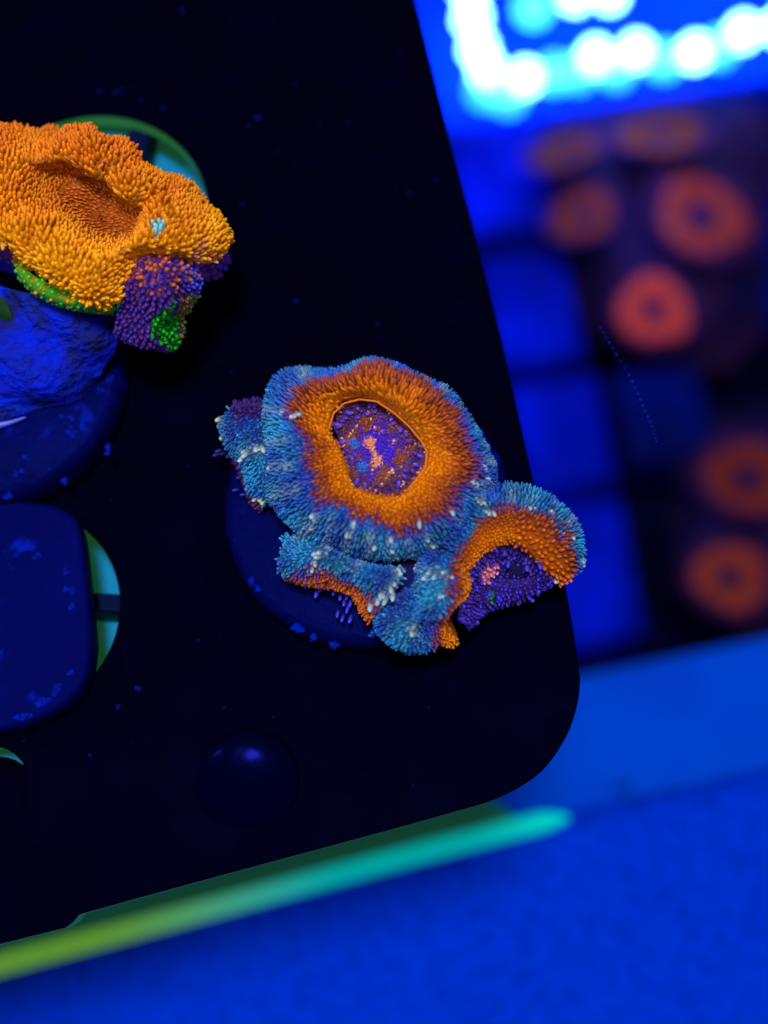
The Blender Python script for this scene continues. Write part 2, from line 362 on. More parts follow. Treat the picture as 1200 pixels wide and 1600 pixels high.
class Loft:
    """a sheet of flesh lofted through rows of (px, py, height)"""
    def __init__(s, rows, nu, nv, closed=False, centre=None, lumps=.0, seed=0, ruffle=0):
        if closed: R = [by_angle(r_, nu, centre, True) for r_ in rows]
        else: R = [smooth_open(r_, nu) for r_ in rows]
        R = np.array(R)                                    # rows, nu, 3 (px,py,z)
        G = np.array([smooth_open(R[:, i], nv) for i in range(nu)])
        s.P = np.array([[at(*g) for g in row] for row in G]); s.nu, s.nv, s.closed = nu, nv, closed
        if ruffle:
            N = s.normals(s.P); rg = np.random.default_rng(seed + 99); k = rg.uniform(-16, 16, (5, 3)); ph = rg.uniform(0, 6.28, 5)
            s.P = s.P + N * (sum(np.sin(s.P @ k[j] + ph[j]) for j in range(5)) / 5 * ruffle)[..., None]
        if lumps:
            rg = np.random.default_rng(seed); N = s.normals(s.P)
            ph = rg.uniform(0, 6.28, (6,)); k = rg.uniform(3, 9, (6, 3))
            h = sum(np.sin(s.P @ k[j] + ph[j]) for j in range(6)) / 6
            s.P = s.P + N * (h * lumps)[..., None]
        if closed and np.ptp(s.P[:, 0], axis=0).max() < .1: m_ = s.P[:, 2].mean(0); s.P[:, 0] = m_; s.P[:, 1] = .5 * (s.P[:, 2] + m_)
        s.N = s.normals(s.P)
        if closed and np.ptp(s.P[:, 0], axis=0).max() < .1: s.N[:, :3] = s.N[:, 4].mean(0)
        s.px = pix(s.P)
    def normals(s, P):
        du = (np.roll(P, -1, 0) - np.roll(P, 1, 0)) if s.closed else np.gradient(P, axis=0)
        dv = np.gradient(P, axis=1); N = np.cross(du, dv); N /= np.linalg.norm(N, axis=-1, keepdims=True) + 1e-9
        if np.mean((N * (EYE - P)).sum(-1)) < 0: N = -N
        return N
    def build(s, name, parent, colour):
        V = s.P.reshape(-1, 3); C = []
        for i in range(s.nu):
            for j in range(s.nv): C.append(colour(i / s.nu, j / (s.nv - 1), s.px[i, j])[0])
        Fc = []
        for i in range(s.nu if s.closed else s.nu - 1):
            k = (i + 1) % s.nu
            for j in range(s.nv - 1): Fc.append((i * s.nv + j, k * s.nv + j, k * s.nv + j + 1, i * s.nv + j + 1))
        Fc = [f if (np.cross(V[f[1]] - V[f[0]], V[f[3]] - V[f[0]]) @ s.N.reshape(-1, 3)[f[0]]) > 0 else f[::-1] for f in Fc]
        return mesh(name, V, Fc, M_flesh, parent, cols=np.array(C) * .6)  # flesh colour darkened for the shade between papillae
    def scatter(s, P, colour, tries=20000, vmin=0, vmax=1, avoid=()):
        nu1 = s.nu if s.closed else s.nu - 1
        a = np.linalg.norm(np.cross(np.roll(s.P, -1, 0)[:nu1, :-1] - s.P[:nu1, :-1], s.P[:nu1, 1:] - s.P[:nu1, :-1]), axis=-1).ravel()
        idx = nrg.choice(len(a), tries, p=a / a.sum()); fu = nrg.random(tries); fv = nrg.random(tries)
        acc = np.zeros((tries + len(avoid), 3)); n = 0
        for q in avoid: acc[n] = q; n += 1
        for c, x, y in zip(idx, fu, fv):
            i, j = divmod(int(c), s.nv - 1); k = (i + 1) % s.nu
            v = (j + y) / (s.nv - 1)
            if not vmin <= v <= vmax: continue
            q = (1 - x) * ((1 - y) * s.P[i, j] + y * s.P[i, j + 1]) + x * ((1 - y) * s.P[k, j] + y * s.P[k, j + 1])
            N = (1 - x) * s.N[i, j] + x * s.N[k, j]
            px = (1 - x) * s.px[i, j] + x * s.px[k, j]
            res = colour((i + x) / s.nu, v, px)
            col, wd, ln, sp, tilt = res[:5]
            if n and ((acc[:n] - q) ** 2).sum(1).min() < sp * sp: continue
            acc[n] = q; n += 1
            d = N + np.array(tilt) + nrg.normal(0, .13, 3)
            g = nrg.uniform(.85, 1.15)
            if wd < 4 * K and band(px[0], px[1]) < 5.5 and col[0] > .08: wd *= 1.35
            P.add(q - N * .005, d, wd * g, ln * nrg.uniform(.8, 1.25), np.array(col) * nrg.uniform(.8, 1.2), 'papilla')
    def nearest(s, px, py):
        d = (s.px[..., 0] - px) ** 2 + (s.px[..., 1] - py) ** 2
        i, j = np.unravel_index(np.argmin(d), d.shape); return math.sqrt(d[i, j]), s.P[i, j], s.N[i, j]

def lerp(a, b, t): return tuple(x + (y - x) * t for x, y in zip(a, b))
def ramp(t, stops):
    if t <= stops[0][0]: return stops[0][1]
    for (a, ca), (b, cb) in zip(stops, stops[1:]):
        if t <= b: return lerp(ca, cb, (t - a) / (b - a))
    return stops[-1][1]
OR = srgb(242, 130, 10); ORD = srgb(206, 96, 14); BR = srgb(140, 58, 32); PUR = srgb(84, 56, 140); DPUR = srgb(52, 26, 90)
BL = srgb(34, 112, 205); DB = srgb(36, 82, 205); CY = srgb(56, 172, 222); PALE = srgb(164, 174, 166); YEL = srgb(190, 184, 96)
VIO = srgb(96, 62, 190); GRN = srgb(40, 150, 50)
K = cmpx(1.1)                                         # cm per pixel at the coral
pale_all = []
BANDS = [((502, 798), (468, 842)), ((553, 810), (541, 860)), ((608, 832), (612, 868)), ((653, 810), (669, 852)), ((422, 645), (472, 649)), ((418, 730), (458, 725)), ((735, 744), (762, 764)), ((744, 775), (768, 802)), ((700, 786), (716, 812)),
         ((436, 772), (472, 760)), ((522, 806), (510, 848)), ((581, 826), (577, 868)), ((632, 824), (642, 860)), ((735, 668), (756, 655)), ((748, 696), (764, 690)), ((745, 722), (770, 722)), ((420, 690), (452, 690)), ((690, 600), (684, 622)), ((475, 580), (484, 602)),
         ((505, 856), (486, 888)), ((566, 872), (554, 890)), ((622, 890), (612, 925)), ((606, 920), (585, 944)), ((655, 882), (672, 900)), ((678, 890), (700, 906)), ((388, 704), (422, 703)), ((338, 646), (346, 684)), ((800, 772), (796, 800)), ((830, 782), (822, 806)), ((862, 800), (846, 822)), ((892, 812), (880, 842)), ((640, 975), (650, 998))]
BA = np.array([a for a, b in BANDS], float); BB = np.array([b for a, b in BANDS], float)
def band(x, y):
    q = np.array((x, y)); d = BB - BA; t = np.clip(((q - BA) * d).sum(1) / (d * d).sum(1), 0, 1)[:, None]
    return np.sqrt(((BA + t * d - q) ** 2).sum(1).min())
TEAL = srgb(62, 134, 160); MB = srgb(44, 96, 176); PB = srgb(52, 64, 160); LG = srgb(98, 158, 190)
def blue_mix(x, y, cy=.4, amt=1.0, under=None):
    q = nz(x, y, 1.3, 2)
    c = lerp(BL, MB, nrg.random()); m = nz(x, y, 2.1, 5)
    if m > .5: c = lerp(c, TEAL, .7)
    elif m < -.6: c = lerp(c, DB, .7)
    if nrg.random() < .16: c = [PB, TEAL, CY][int(nrg.integers(3))]
    c = lerp(c, CY, max(0, min(.65, (q - .1) * cy * 1.6))); c = lerp(c, PB, max(0, min(.6, (-q - .2) * .8)))
    bd = band(x, y)
    if bd < 12: c = lerp(c, LG if bd > 5 else lerp(LG, PALE, nrg.random()), (.62 if bd < 6 else .32) * nrg.uniform(.5, 1))
    c = tuple(k * .70 for k in c)
    return c if under is None else lerp(under, c, amt)
def nz(x, y, s=1.0, k=0): return math.sin(x * .031 * s + k) * math.sin(y * .027 * s + 1.7 * k) + .5 * math.sin(x * .083 * s + y * .06 * s + k)

# ------------------------------------------------------------------ the main coral
coral = thing('coral_frag', at(590, 820, .3), 'fleshy coral of orange ringed polyps with blue papillae edges, on a navy round plug', 'coral', 'coral frags on the rack')
pc = at(590, 815, .0)
PC = (-.13, -.01)
V, Fc = lathe([(.5, -.59), (.55, 0.0), (1.08, 0.004), (1.14, .05), (1.15, .12), (1.15, .25), (1.12, .31), (1.07, .335), (.6, .335)], 96, Matrix.Translation((PC[0], PC[1], 0)))
mesh('plug', V, Fc, M_plug, coral)

scuff_highlights(coral, [(424, 820, 14, 12, -40), (375, 800, 10, 14, 0), (395, 810, 12, 5, 0), (393, 905, 8, 4, -50), (402, 918, 8, 4, -40), (466, 981, 16, 4, -33), (490, 996, 10, 3, -25), (522, 1008, 7, 3, -10), (372, 840, 4, 10, 0)], .325)
C0 = (590, 705)
inner = [(512, 676), (521, 646), (538, 630), (562, 624), (588, 627), (616, 645), (640, 667), (659, 690), (667, 705), (665, 730), (649, 751), (629, 776), (603, 779), (577, 774), (547, 762), (540, 737), (531, 710)]
outer = [(432, 622), (447, 597), (477, 589), (508, 594), (547, 587), (570, 577), (588, 577), (619, 587), (635, 595), (667, 607), (694, 618), (715, 641), (736, 668), (748, 690), (757, 718), (762, 742), (752, 768), (735, 800), (712, 832),
         (668, 856), (630, 862), (600, 866), (560, 860), (520, 845), (490, 832), (465, 815), (445, 795), (430, 775), (424, 740), (422, 700), (422, 660)]
def ring(f, z, zt=None):
    I = by_angle(inner, 150, C0, True); O = by_angle(outer, 150, C0); G = I + (O - I) * f
    return [(g[0], g[1], z + .12 * (g[1] - 705) / 150 * (-.6)) for g in G]
def scl(L_, k, z): return [(C0[0] + (x - C0[0]) * k, C0[1] + (y - C0[1]) * k, z) for x, y in L_]
cen_rows = [scl(inner, .93, .95), scl(inner, .98, 1.10), ring(0.0, 1.21), ring(.10, 1.26), ring(.38, 1.34), ring(.66, 1.30), ring(.9, 1.06), ring(1.0, .78), ring(.93, .45)]
cen = Loft(cen_rows, 150, 56, True, C0, lumps=.05, seed=3)
V_IN = 2 / 8
def cen_col(u, v, px):
    a = math.atan2(px[1] - C0[1], px[0] - C0[0])
    out = np.array([RT * math.cos(a) - UP * math.sin(a)])[0]
    t = (v - V_IN) / (7 / 8 - V_IN)                    # 0 at the lip, 1 at the outer edge
    if t < -.06: return DPUR if t < -.16 else ORD, 3.0 * K, 4 * K, 5.5 * K, (0, 0, 0)
    up = max(0, -math.sin(a)); rt = max(0, math.cos(a))
    w_ = max(up, rt) * .15; b = .35 + .15 * up + .08 * rt + .03 * math.sin(5 * a + 1) + .03 * math.sin(11 * a)
    j = t - b + nrg.normal(0, .035)
    col = ramp(j, [(-.5, OR), (-.16, OR), (-.05, ORD), (.05 + w_ * .6, BR), (.10 + w_, PUR if up < .4 else BR), (.17 + w_, DB), (.3 + w_, BL)])
    if j > .10 + w_: col = blue_mix(px[0], px[1], .25 if up > .3 else .6, min(1, (j - .10 - w_) * 9), col)
    big = min(max((t - .12) / .7, 0), 1)
    wd = (2.15 + .65 * big) * K; ln = (7.5 + 6.5 * big + 7.5 * up * min(1, max(0, t) * 2.2)) * K
    if -.06 <= t < .05: return col, 1.8 * K, .8 * K, 9 * K, (0, 0, 0)
    sp = (4.1 + 1.3 * big) * K
    if up > .35 and .04 < t < .32: sp *= 1.45; wd *= 1.1
    return col, wd, ln, sp, tuple(out * (.85 + .55 * big + .4 * up))
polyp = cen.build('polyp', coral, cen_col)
polyp['label'] = 'large round polyp with bright orange ring and blue fringe'
PP = Papillae()
def tube(name, pts, rad, m, parent, col):
    V, Fc, n = [], [], len(pts)
    for k in range(n):
        d = pts[(k + 1) % n] - pts[k - 1]; A = frame(d)
        for t in range(6): V.append(pts[k] + A @ np.array([rad * math.cos(t * 1.0472), rad * math.sin(t * 1.0472), 0]))
    for k in range(n):
        for t in range(6): Fc.append((k * 6 + t, k * 6 + (t + 1) % 6, ((k + 1) % n) * 6 + (t + 1) % 6, ((k + 1) % n) * 6 + t))
    return mesh(name, V, Fc, m, parent, cols=np.tile(np.array(col), (len(V), 1)))
tube('lip', [at(x, y, 1.215 - .072 * (y - 705) / 150) for x, y, _ in by_angle(scl(inner, 1.0, 0), 150, C0, True)], 1.5 * K, M_flesh, polyp, lerp(OR, ORD, .4))

pale_px = [(424, 645), (437, 643), (450, 640), (462, 645), (470, 648), (422, 730), (430, 728), (452, 725), (497, 800), (490, 812), (483, 818), (477, 828), (470, 838), (479, 840), (493, 803), (552, 815), (549, 828), (545, 843), (541, 855),
           (608, 840), (610, 852), (612, 861), (654, 815), (665, 835), (668, 846), (703, 791), (750, 686), (753, 694), (749, 725), (757, 737), (735, 748), (740, 753), (749, 760), (430, 760), (585, 845)]
def pale(L_, P, pts, col=PALE, wd=5.6, ln=11, own=True, name='pale_papilla', avoid=None, tip=0):
    pale_all.extend(pts)
    for x, y in pts:
        dd, p, n = L_.nearest(x, y)
        j = nrg.uniform(.8, 1.2)
        if nrg.random() < .55: P.add(p + nrg.normal(0, 2.6, 3) * K, n - UP * .8 + nrg.normal(0, .3, 3), wd * .7 * K, ln * 1.1 * K, lerp(col, LG, .5 * nrg.random()), name, own)
        P.add(p, n * 1.0 - UP * .8 + nrg.normal(0, .25, 3), wd * .9 * K * j, ln * 1.3 * K * nrg.uniform(.8, 1.25), lerp(col, (.35, .5, .6), nrg.random() * .5), name, own)
        if avoid is not None: avoid.append(p + n * 3 * K)
av = []; pale_all += pale_px
pale(cen, PP, pale_px, avoid=av)
cen.scatter(PP, cen_col, tries=90000, vmin=.20, vmax=.985, avoid=av)
emit_papillae(PP, polyp, 70)

# oral disc inside the ring
disc_rows = [scl(inner, .98, 1.14), scl(inner, .85, 1.08), scl(inner, .6, 1.07), scl(inner, .35, 1.08), scl(inner, .1, 1.06), scl(inner, .01, 1.06)]
disc = Loft(disc_rows, 90, 30, True, C0, lumps=.09, seed=5)
PINK = srgb(255, 156, 112); VB = srgb(70, 40, 210)
def disc_col(u, v, px):
    x, y = px[0], px[1]; n = nz(x, y, 3, 4)
    pk = max(0, 1 - math.hypot((x - 577) / 15, (y - 690) / 13), 1 - math.hypot((x - 588) / 13, (y - 722) / 12), .8 - math.hypot((x - 582) / 8, (y - 706) / 18))
    rr = math.hypot(x - 590, y - 700) / 75
    col = lerp(lerp(VB, srgb(86, 40, 150), nrg.random() * .7), srgb(96, 54, 92), min(1, max(0, rr * 1.35 - .25 + .18 * n)))
    if rr > .42 and (nz(x, y, 4, 9) > .15 or nrg.random() < .12): col = lerp(srgb(168, 88, 42), srgb(112, 58, 58), nrg.random())
    if rr > .8 : col = lerp(col, DPUR, .55)
    if pk > .30 + .22 * nz(x, y, 5, 7) + nrg.normal(0, .13): col = PINK
    if math.hypot(x - 553, y - 692) < 8 or math.hypot(x - 566, y - 730) < 9: col = srgb(60, 110, 200)
    return col, 2.0 * K, 5 * K, 3.7 * K, tuple(nrg.normal(0, .4, 3))
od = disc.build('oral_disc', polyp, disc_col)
PD = Papillae(); disc.scatter(PD, disc_col, 20000)
for x, y in [(531, 655), (535, 650), (541, 641), (546, 645), (553, 652), (563, 641), (572, 643), (577, 630), (586, 630), (588, 638), (604, 630), (628, 645), (618, 659), (627, 668), (637, 681), (645, 690), (666, 696), (654, 709), (661, 714), (654, 727), (648, 738),
             (635, 747), (621, 760), (641, 735), (523, 662), (527, 668), (556, 634), (612, 650), (555, 756), (570, 765), (532, 690)]:
    dd, p, n = disc.nearest(x, y)
    q = at(x, y, p[2] + .03); c = at(590, 712, .9); d = (c - q); d = d / np.linalg.norm(d)
    PD.add(q - n * .02, n + d * .8 * nrg.uniform(.2, 1) + nrg.normal(0, .2, 3), 4.0 * K, 13 * K, lerp(srgb(112, 74, 214), srgb(96, 52, 150), nrg.random()), 'tentacle', True)
emit_papillae(PD, polyp, 0)

def zone_lobe(cols, wd=3.0, ln=9, sp=6.6, tilt=.25, cy=.3):
    def f(u, v, px):
        col = cols(u, v, px)
        return col, wd * K, ln * K, sp * K, tuple(-UP * .55 + nrg.normal(0, .25, 3))
    return f
# left lobe
L1 = Loft([[(352, 684, .34), (362, 706, .35), (384, 736, .35), (398, 772, .34), (415, 790, .34)], [(342, 668, .55), (356, 700, .6), (380, 734, .6), (395, 770, .55), (414, 789, .5)], [(350, 652, .72), (380, 680, .85), (400, 716, .88), (414, 756, .82), (432, 785, .75)],
           [(362, 640, .66), (404, 650, .78), (422, 694, .8), (430, 740, .75), (450, 792, .68)], [(372, 632, .4), (412, 630, .5), (440, 690, .5), (446, 740, .5), (462, 795, .5)]], 60, 26, lumps=.05, seed=8, ruffle=.045)
def c1(u, v, px):
    if px[1] < 655 and px[0] > 362 or (v > .72 and u < .35): return lerp(DPUR, PUR, .4 * nrg.random())
    if v < .22: return lerp(DPUR, BR, .4 * nrg.random())
    return blue_mix(px[0], px[1], .6)
f1 = zone_lobe(c1, 2.6, 9, 5.0)
p1 = L1.build('polyp', coral, f1); p1['label'] = 'small lumpy blue lobe with purple top at the left'
Q = Papillae(); av = []
pale(L1, Q, [(390, 705), (400, 700), (408, 700), (420, 703), (383, 712)], avoid=av)
pale(L1, Q, [(340, 650), (338, 664), (346, 683), (400, 776), (414, 783), (407, 780)], col=YEL, wd=5.5, ln=8, avoid=av)
L1.scatter(Q, f1, 18000, avoid=av)
for x, y in [(345, 704), (352, 708), (362, 712), (341, 710), (370, 722), (378, 745), (372, 765), (384, 772)]:
    q = at(x, y, .42); Q.add(q, -UP * .3 - RT + np.array([0, 0, .3]), 3 * K, 10 * K, lerp(DPUR, DB, nrg.random()), 'tentacle', True)
emit_papillae(Q, p1, 20)
# lower left ridge
L2 = Loft([[(448, 840, .4), (484, 832, .5), (530, 858, .45), (585, 877, .42), (634, 894, .35)], [(444, 844, .62), (480, 844, .8), (530, 864, .84), (585, 884, .84), (628, 896, .78)], [(442, 868, .72), (482, 868, .95), (535, 888, 1.0), (588, 903, 1.02), (620, 918, .98)],
           [(444, 886, .66), (482, 890, .86), (530, 906, .92), (568, 924, .92), (596, 948, .9)], [(458, 897, .5), (500, 906, .62), (545, 919, .68), (563, 936, .7), (577, 968, .68)], [(466, 896, .3), (505, 904, .4), (550, 914, .4), (572, 930, .45), (590, 968, .4)]], 70, 32, lumps=.07, seed=9, ruffle=.045)
def c2(u, v, px):
    j = v + nrg.normal(0, .03)
    if j > .69: return ramp(j, [(.69, BR), (.76, ORD), (.9, ORD), (1, BR)]) if px[0] > 470 else BR
    if j > .62: return lerp(BR, PUR, nrg.random())
    return blue_mix(px[0], px[1], .6)
f2 = zone_lobe(c2, 2.6, 9.5, 5.0)
p2 = L2.build('polyp', coral, f2); p2['label'] = 'long blue ridge with white bumps and a brown orange lower lip'
Q = Papillae(); av = []
pale(L2, Q, [(499, 861), (491, 867), (493, 876), (488, 884), (502, 868), (556, 876), (562, 875), (556, 883), (621, 892), (621, 900), (616, 911), (597, 924), (603, 931), (613, 925), (591, 933), (583, 941), (608, 917), (452, 853)], wd=5.2, ln=11, avoid=av)
L2.scatter(Q, f2, 26000, vmin=.08, vmax=.9, avoid=av)
for x, y in [(432, 895), (440, 902), (450, 910), (462, 922), (477, 930), (492, 945), (499, 938), (510, 935), (528, 930), (540, 948), (535, 960), (525, 978), (533, 985), (545, 985), (550, 946), (520, 942), (541, 968), (528, 950), (545, 960), (552, 930)]:
    q = at(x, y, .62); c = at(x + 4, y - 26, .45)
    Q.add(c + (q - c) * .15, (q - c) + nrg.normal(0, .015, 3), 3.6 * K, 22 * K * nrg.uniform(.8, 1.1), lerp(PUR, srgb(60, 66, 235), nrg.uniform(.4, 1)), 'tentacle', True)
emit_papillae(Q, p2, 45)
# lower middle lobe with the orange lip of the right polyp
L3 = Loft([[(672, 862, .4), (652, 908, .45), (628, 940, .4), (600, 968, .3), (592, 1000, .2)], [(664, 874, .68), (648, 908, .78), (618, 940, .75), (590, 968, .65), (582, 994, .4)], [(684, 862, .98), (674, 915, 1.05), (655, 955, 1.05), (640, 985, .95), (632, 1006, .55)],
           [(710, 850, 1.04), (698, 900, 1.1), (688, 940, 1.1), (680, 972, 1.0), (668, 1003, .62)], [(726, 866, 1.0), (715, 908, 1.02), (707, 945, 1.0), (701, 975, .92), (692, 1000, .62)], [(728, 886, .86), (722, 915, .86), (716, 948, .84), (711, 978, .78), (700, 1000, .5)],
           [(728, 892, .6), (720, 918, .55), (712, 950, .5), (706, 978, .5), (696, 996, .35)]], 64, 36, lumps=.07, seed=10, ruffle=.045)
def c3(u, v, px):
    b = .60 - .02 * math.sin(u * 9); j = v - b + nrg.normal(0, .025)
    if j > 0: return ramp(j, [(0, BR), (.07, ORD), (.16, OR), (.3, OR), (.4, BR)])
    if j > -.07: return lerp(PUR, BR, nrg.random())
    return blue_mix(px[0], px[1], .6)
def f3(u, v, px):
    o = v > .64; return c3(u, v, px), (2.0 if o else 2.55) * K, (7 if o else 9.5) * K, (4.0 if o else 5.0) * K, tuple(-RT * (.9 if o else .1) - UP * .4 + nrg.normal(0, .22, 3))
p3 = L3.build('polyp', coral, f3); p3['label'] = 'lower blue lobe with a bright orange lip on its right'
Q = Papillae(); av = []
pale(L3, Q, [(682, 899), (699, 902), (655, 884), (661, 890), (669, 897), (676, 890), (693, 896), (640, 985), (622, 1000), (600, 992), (650, 975), (690, 930)], wd=5.0, ln=10, avoid=av)
L3.scatter(Q, f3, 32000, vmin=.04, vmax=.9, avoid=av)
emit_papillae(Q, p3, 30)
# right arched polyp
L4 = Loft([[(688, 838, .6), (708, 800, .6), (744, 770, .55), (790, 772, .5), (826, 779, .45), (860, 798, .4), (888, 826, .35), (900, 868, .3), (892, 896, .3)], [(696, 852, .95), (714, 812, 1.02), (748, 778, .98), (782, 765, .84), (822, 772, .78), (860, 791, .72), (892, 820, .66), (906, 868, .58), (898, 892, .5)],
           [(714, 866, 1.05), (734, 832, 1.1), (760, 805, 1.08), (790, 795, 1.02), (822, 802, .95), (852, 820, .88), (878, 846, .8), (894, 875, .7), (894, 897, .58)], [(722, 876, 1.04), (738, 848, 1.08), (765, 826, 1.06), (792, 820, 1.0), (818, 829, .93), (842, 846, .86), (864, 868, .78), (880, 890, .68), (888, 902, .56)],
           [(727, 890, .9), (745, 864, .95), (770, 850, .95), (794, 846, .9), (814, 855, .84), (834, 872, .78), (852, 888, .7), (868, 900, .62), (876, 907, .5)], [(730, 896, .6), (748, 872, .65), (770, 860, .65), (792, 856, .62), (810, 864, .58), (828, 880, .54), (846, 894, .5), (860, 904, .45), (868, 909, .4)]], 96, 34, lumps=.06, seed=12, ruffle=.045)
def c4(u, v, px):
    b = .50 - .10 * min(1, u * 1.6) ; j = v - b + nrg.normal(0, .03)
    if j > 0: return ramp(j, [(0, BR), (.10, lerp(BR, ORD, .6)), (.2, ORD), (.3, OR if u < .5 else ORD), (.42, ORD), (.5, DPUR)])
    if j > -.06: return lerp(PUR, BR, nrg.random())
    return blue_mix(px[0], px[1], .6)
def f4(u, v, px):
    o = v > .42; R_ = u > .42
    c = at(800, 880, .6); q = at(px[0], px[1], .8); d = q - c; d = d / (np.linalg.norm(d) + 1e-6)
    if o and R_: return c4(u, v, px), 3.7 * K, 11 * K, 7.6 * K, tuple(d * .8)
    if o: return c4(u, v, px), 2.2 * K, 8 * K, 4.5 * K, tuple(d * .9)
    return c4(u, v, px), 2.55 * K, 12 * K, 5.2 * K, tuple(d * .95)
p4 = L4.build('polyp', coral, f4); p4['label'] = 'arched polyp at the right with orange bumps and purple mouth'
Q = Papillae(); av = []
pale(L4, Q, [(750, 780), (757, 787), (764, 797), (827, 794), (892, 812), (896, 825), (889, 838), (904, 868), (904, 876), (800, 780), (770, 800), (855, 800)], wd=4.6, ln=10, avoid=av)
pale(L4, Q, [(852, 900), (868, 903)], col=srgb(230, 160, 50), wd=6, ln=9, avoid=av)
L4.scatter(Q, f4, 34000, vmin=.06, vmax=.86, avoid=av)
emit_papillae(Q, p4, 85)
# purple mouth of the right polyp
L5 = Loft([[(718, 970, 0.89), (726, 905, 0.86), (748, 874, 0.86), (772, 860, 0.84), (796, 857, 0.80), (818, 870, 0.76), (842, 890, 0.70), (866, 905, 0.64)], [(728, 972, 0.69), (745, 925, 0.64), (764, 900, 0.64), (783, 890, 0.64), (802, 888, 0.62), (820, 895, 0.60), (840, 903, 0.59), (864, 909, 0.59)],
           [(730, 978, 0.49), (748, 955, 0.52), (768, 935, 0.56), (786, 925, 0.56), (806, 920, 0.56), (826, 916, 0.54), (846, 912, 0.54), (864, 911, 0.54)], [(732, 980, 0.34), (748, 966, 0.34), (768, 950, 0.34), (788, 943, 0.36), (810, 938, 0.39), (832, 930, 0.42), (850, 918, 0.44), (864, 913, 0.49)]], 60, 28, lumps=.05, seed=14)
def f5(u, v, px):
    x, y = px[0], px[1]
    col = lerp(srgb(44, 24, 84), srgb(78, 46, 160), nrg.random())
    if nrg.random() < .22: col = srgb(66, 56, 215)
    if math.hypot((x - 766) * .8, y - 890) < 12 or math.hypot(x - 757, y - 903) < 8: col = srgb(220, 120, 140)
    if math.hypot((x - 767) * 1.6, y - 930) < 8: col = lerp(GRN, DPUR, .4)
    return col, 3.0 * K, 8 * K, 6.4 * K, tuple(-UP * .4)
p5 = L5.build('oral_disc', p4, f5)
Q = Papillae(); L5.scatter(Q, f5, 16000)
for x, y in [(798, 842), (823, 848), (842, 880), (824, 885), (776, 858), (788, 868), (794, 877), (815, 905), (757, 875), (738, 915), (745, 975), (731, 975), (752, 958), (840, 925), (832, 937), (853, 918)]:
    q = at(x, y, .8 if y < 900 else .4); Q.add(q, np.array([0, 0, 1]) * .6 - UP * .5 + nrg.normal(0, .3, 3), 4 * K, 11 * K, lerp(VIO, srgb(60, 60, 220), nrg.random()), 'tentacle', True)
emit_papillae(Q, p4, 0)
# skeleton below the flesh
BO = [(372, 680), (400, 660), (440, 640), (500, 610), (580, 595), (660, 620), (720, 670), (745, 730), (790, 790), (850, 820), (878, 870), (840, 905), (790, 915), (740, 940), (700, 975), (650, 990), (605, 975), (580, 940), (540, 915), (490, 895), (455, 870), (450, 815), (415, 775), (388, 735)]
BO = [tuple(p) for p in smooth_closed(BO, 90)]
def bs(k, z): return [(610 + (x - 610) * k, 800 + (y - 800) * k, z) for x, y in BO]
Lb = Loft([bs(.80, .30), bs(.92, .36), bs(.97, .5), bs(.9, .62), bs(.6, .68), bs(.05, .68)], 80, 24, True, (610, 800), lumps=.05, seed=2)
V = Lb.P.reshape(-1, 3); nu, nv = Lb.nu, Lb.nv
mesh('skeleton', V, [(i * nv + j, ((i + 1) % nu) * nv + j, ((i + 1) % nu) * nv + j + 1, i * nv + j + 1) for i in range(nu) for j in range(nv - 1)], M_base, coral)

# ------------------------------------------------------------------ the orange coral at the left edge
oc = thing('coral_frag', at(60, 500, .3), 'bright orange bumpy coral on a blue stalk and plug at the left edge', 'coral', 'coral frags on the rack')
opc = at(-24, 580, .45)
V, Fc = lathe([(.55, 0.004), (1.04, 0.005), (1.12, .06), (1.13, .15), (1.13, .33), (1.11, .40), (1.06, .44), (.6, .44)], 96, Matrix.Translation((opc[0], opc[1], 0)))
mesh('plug', V, Fc, M_plug, oc)
scuff_highlights(oc, [(172, 592, 6, 6, 40), (155, 612, 6, 5, 0), (110, 650, 14, 6, 10), (128, 655, 8, 5, 30), (112, 678, 9, 7, 30), (128, 664, 8, 12, -40), (82, 658, 7, 4, 0), (100, 750, 5, 4, 0), (30, 736, 9, 6, 20), (8, 776, 10, 4, 20), (82, 702, 6, 4, 20), (166, 706, 7, 4, 45), (72, 735, 8, 3, 20), (40, 715, 5, 3, 0)], .435)
K2 = cmpx(1.7)
C1 = (90, 330)
oout = [(340, 380), (328, 352), (298, 322), (250, 292), (208, 272), (186, 246), (150, 222), (100, 212), (40, 218), (-60, 215), (-160, 245), (-200, 320), (-160, 385), (-60, 395), (0, 388), (40, 420), (95, 448), (150, 458), (192, 446), (226, 408), (272, 402), (316, 392)]
oin = [(72, 292), (112, 272), (180, 290), (228, 326), (216, 350), (182, 362), (140, 366), (102, 342)]
C2 = (148, 330)
def oring(f, z, z2=None):
    I = by_angle(oin, 72, C2); O = by_angle(oout, 72, C2); G = I + (O - I) * f
    return [(g[0], g[1], z) for g in G]
def oscl(k, z): return [(150 + (x - 150) * k, 338 + (y - 338) * k, z) for x, y in oin]
oin = [tuple(p) for p in smooth_closed(oin, 60)]; oout = [(C1[0] + (p[0] - C1[0]) * (1 + .018 * math.sin(k * .75) + .016 * math.sin(k * 1.27 + 1) + nrg.normal(0, .006)), C1[1] + (p[1] - C1[1]) * (1 + .05 * math.sin(k * .75) + .04 * math.sin(k * 1.27 + 1))) for k, p in enumerate(smooth_closed(oout, 90))]
O1 = Loft([oscl(.002, 1.45), oscl(.45, 1.47), oscl(.9, 1.54), oring(.12, 1.63), oring(.38, 1.78), oring(.7, 1.74), oring(.92, 1.5), oring(1.0, 1.25), oring(.93, .95)], 130, 52, True, C2, lumps=.14, seed=21, ruffle=.07)
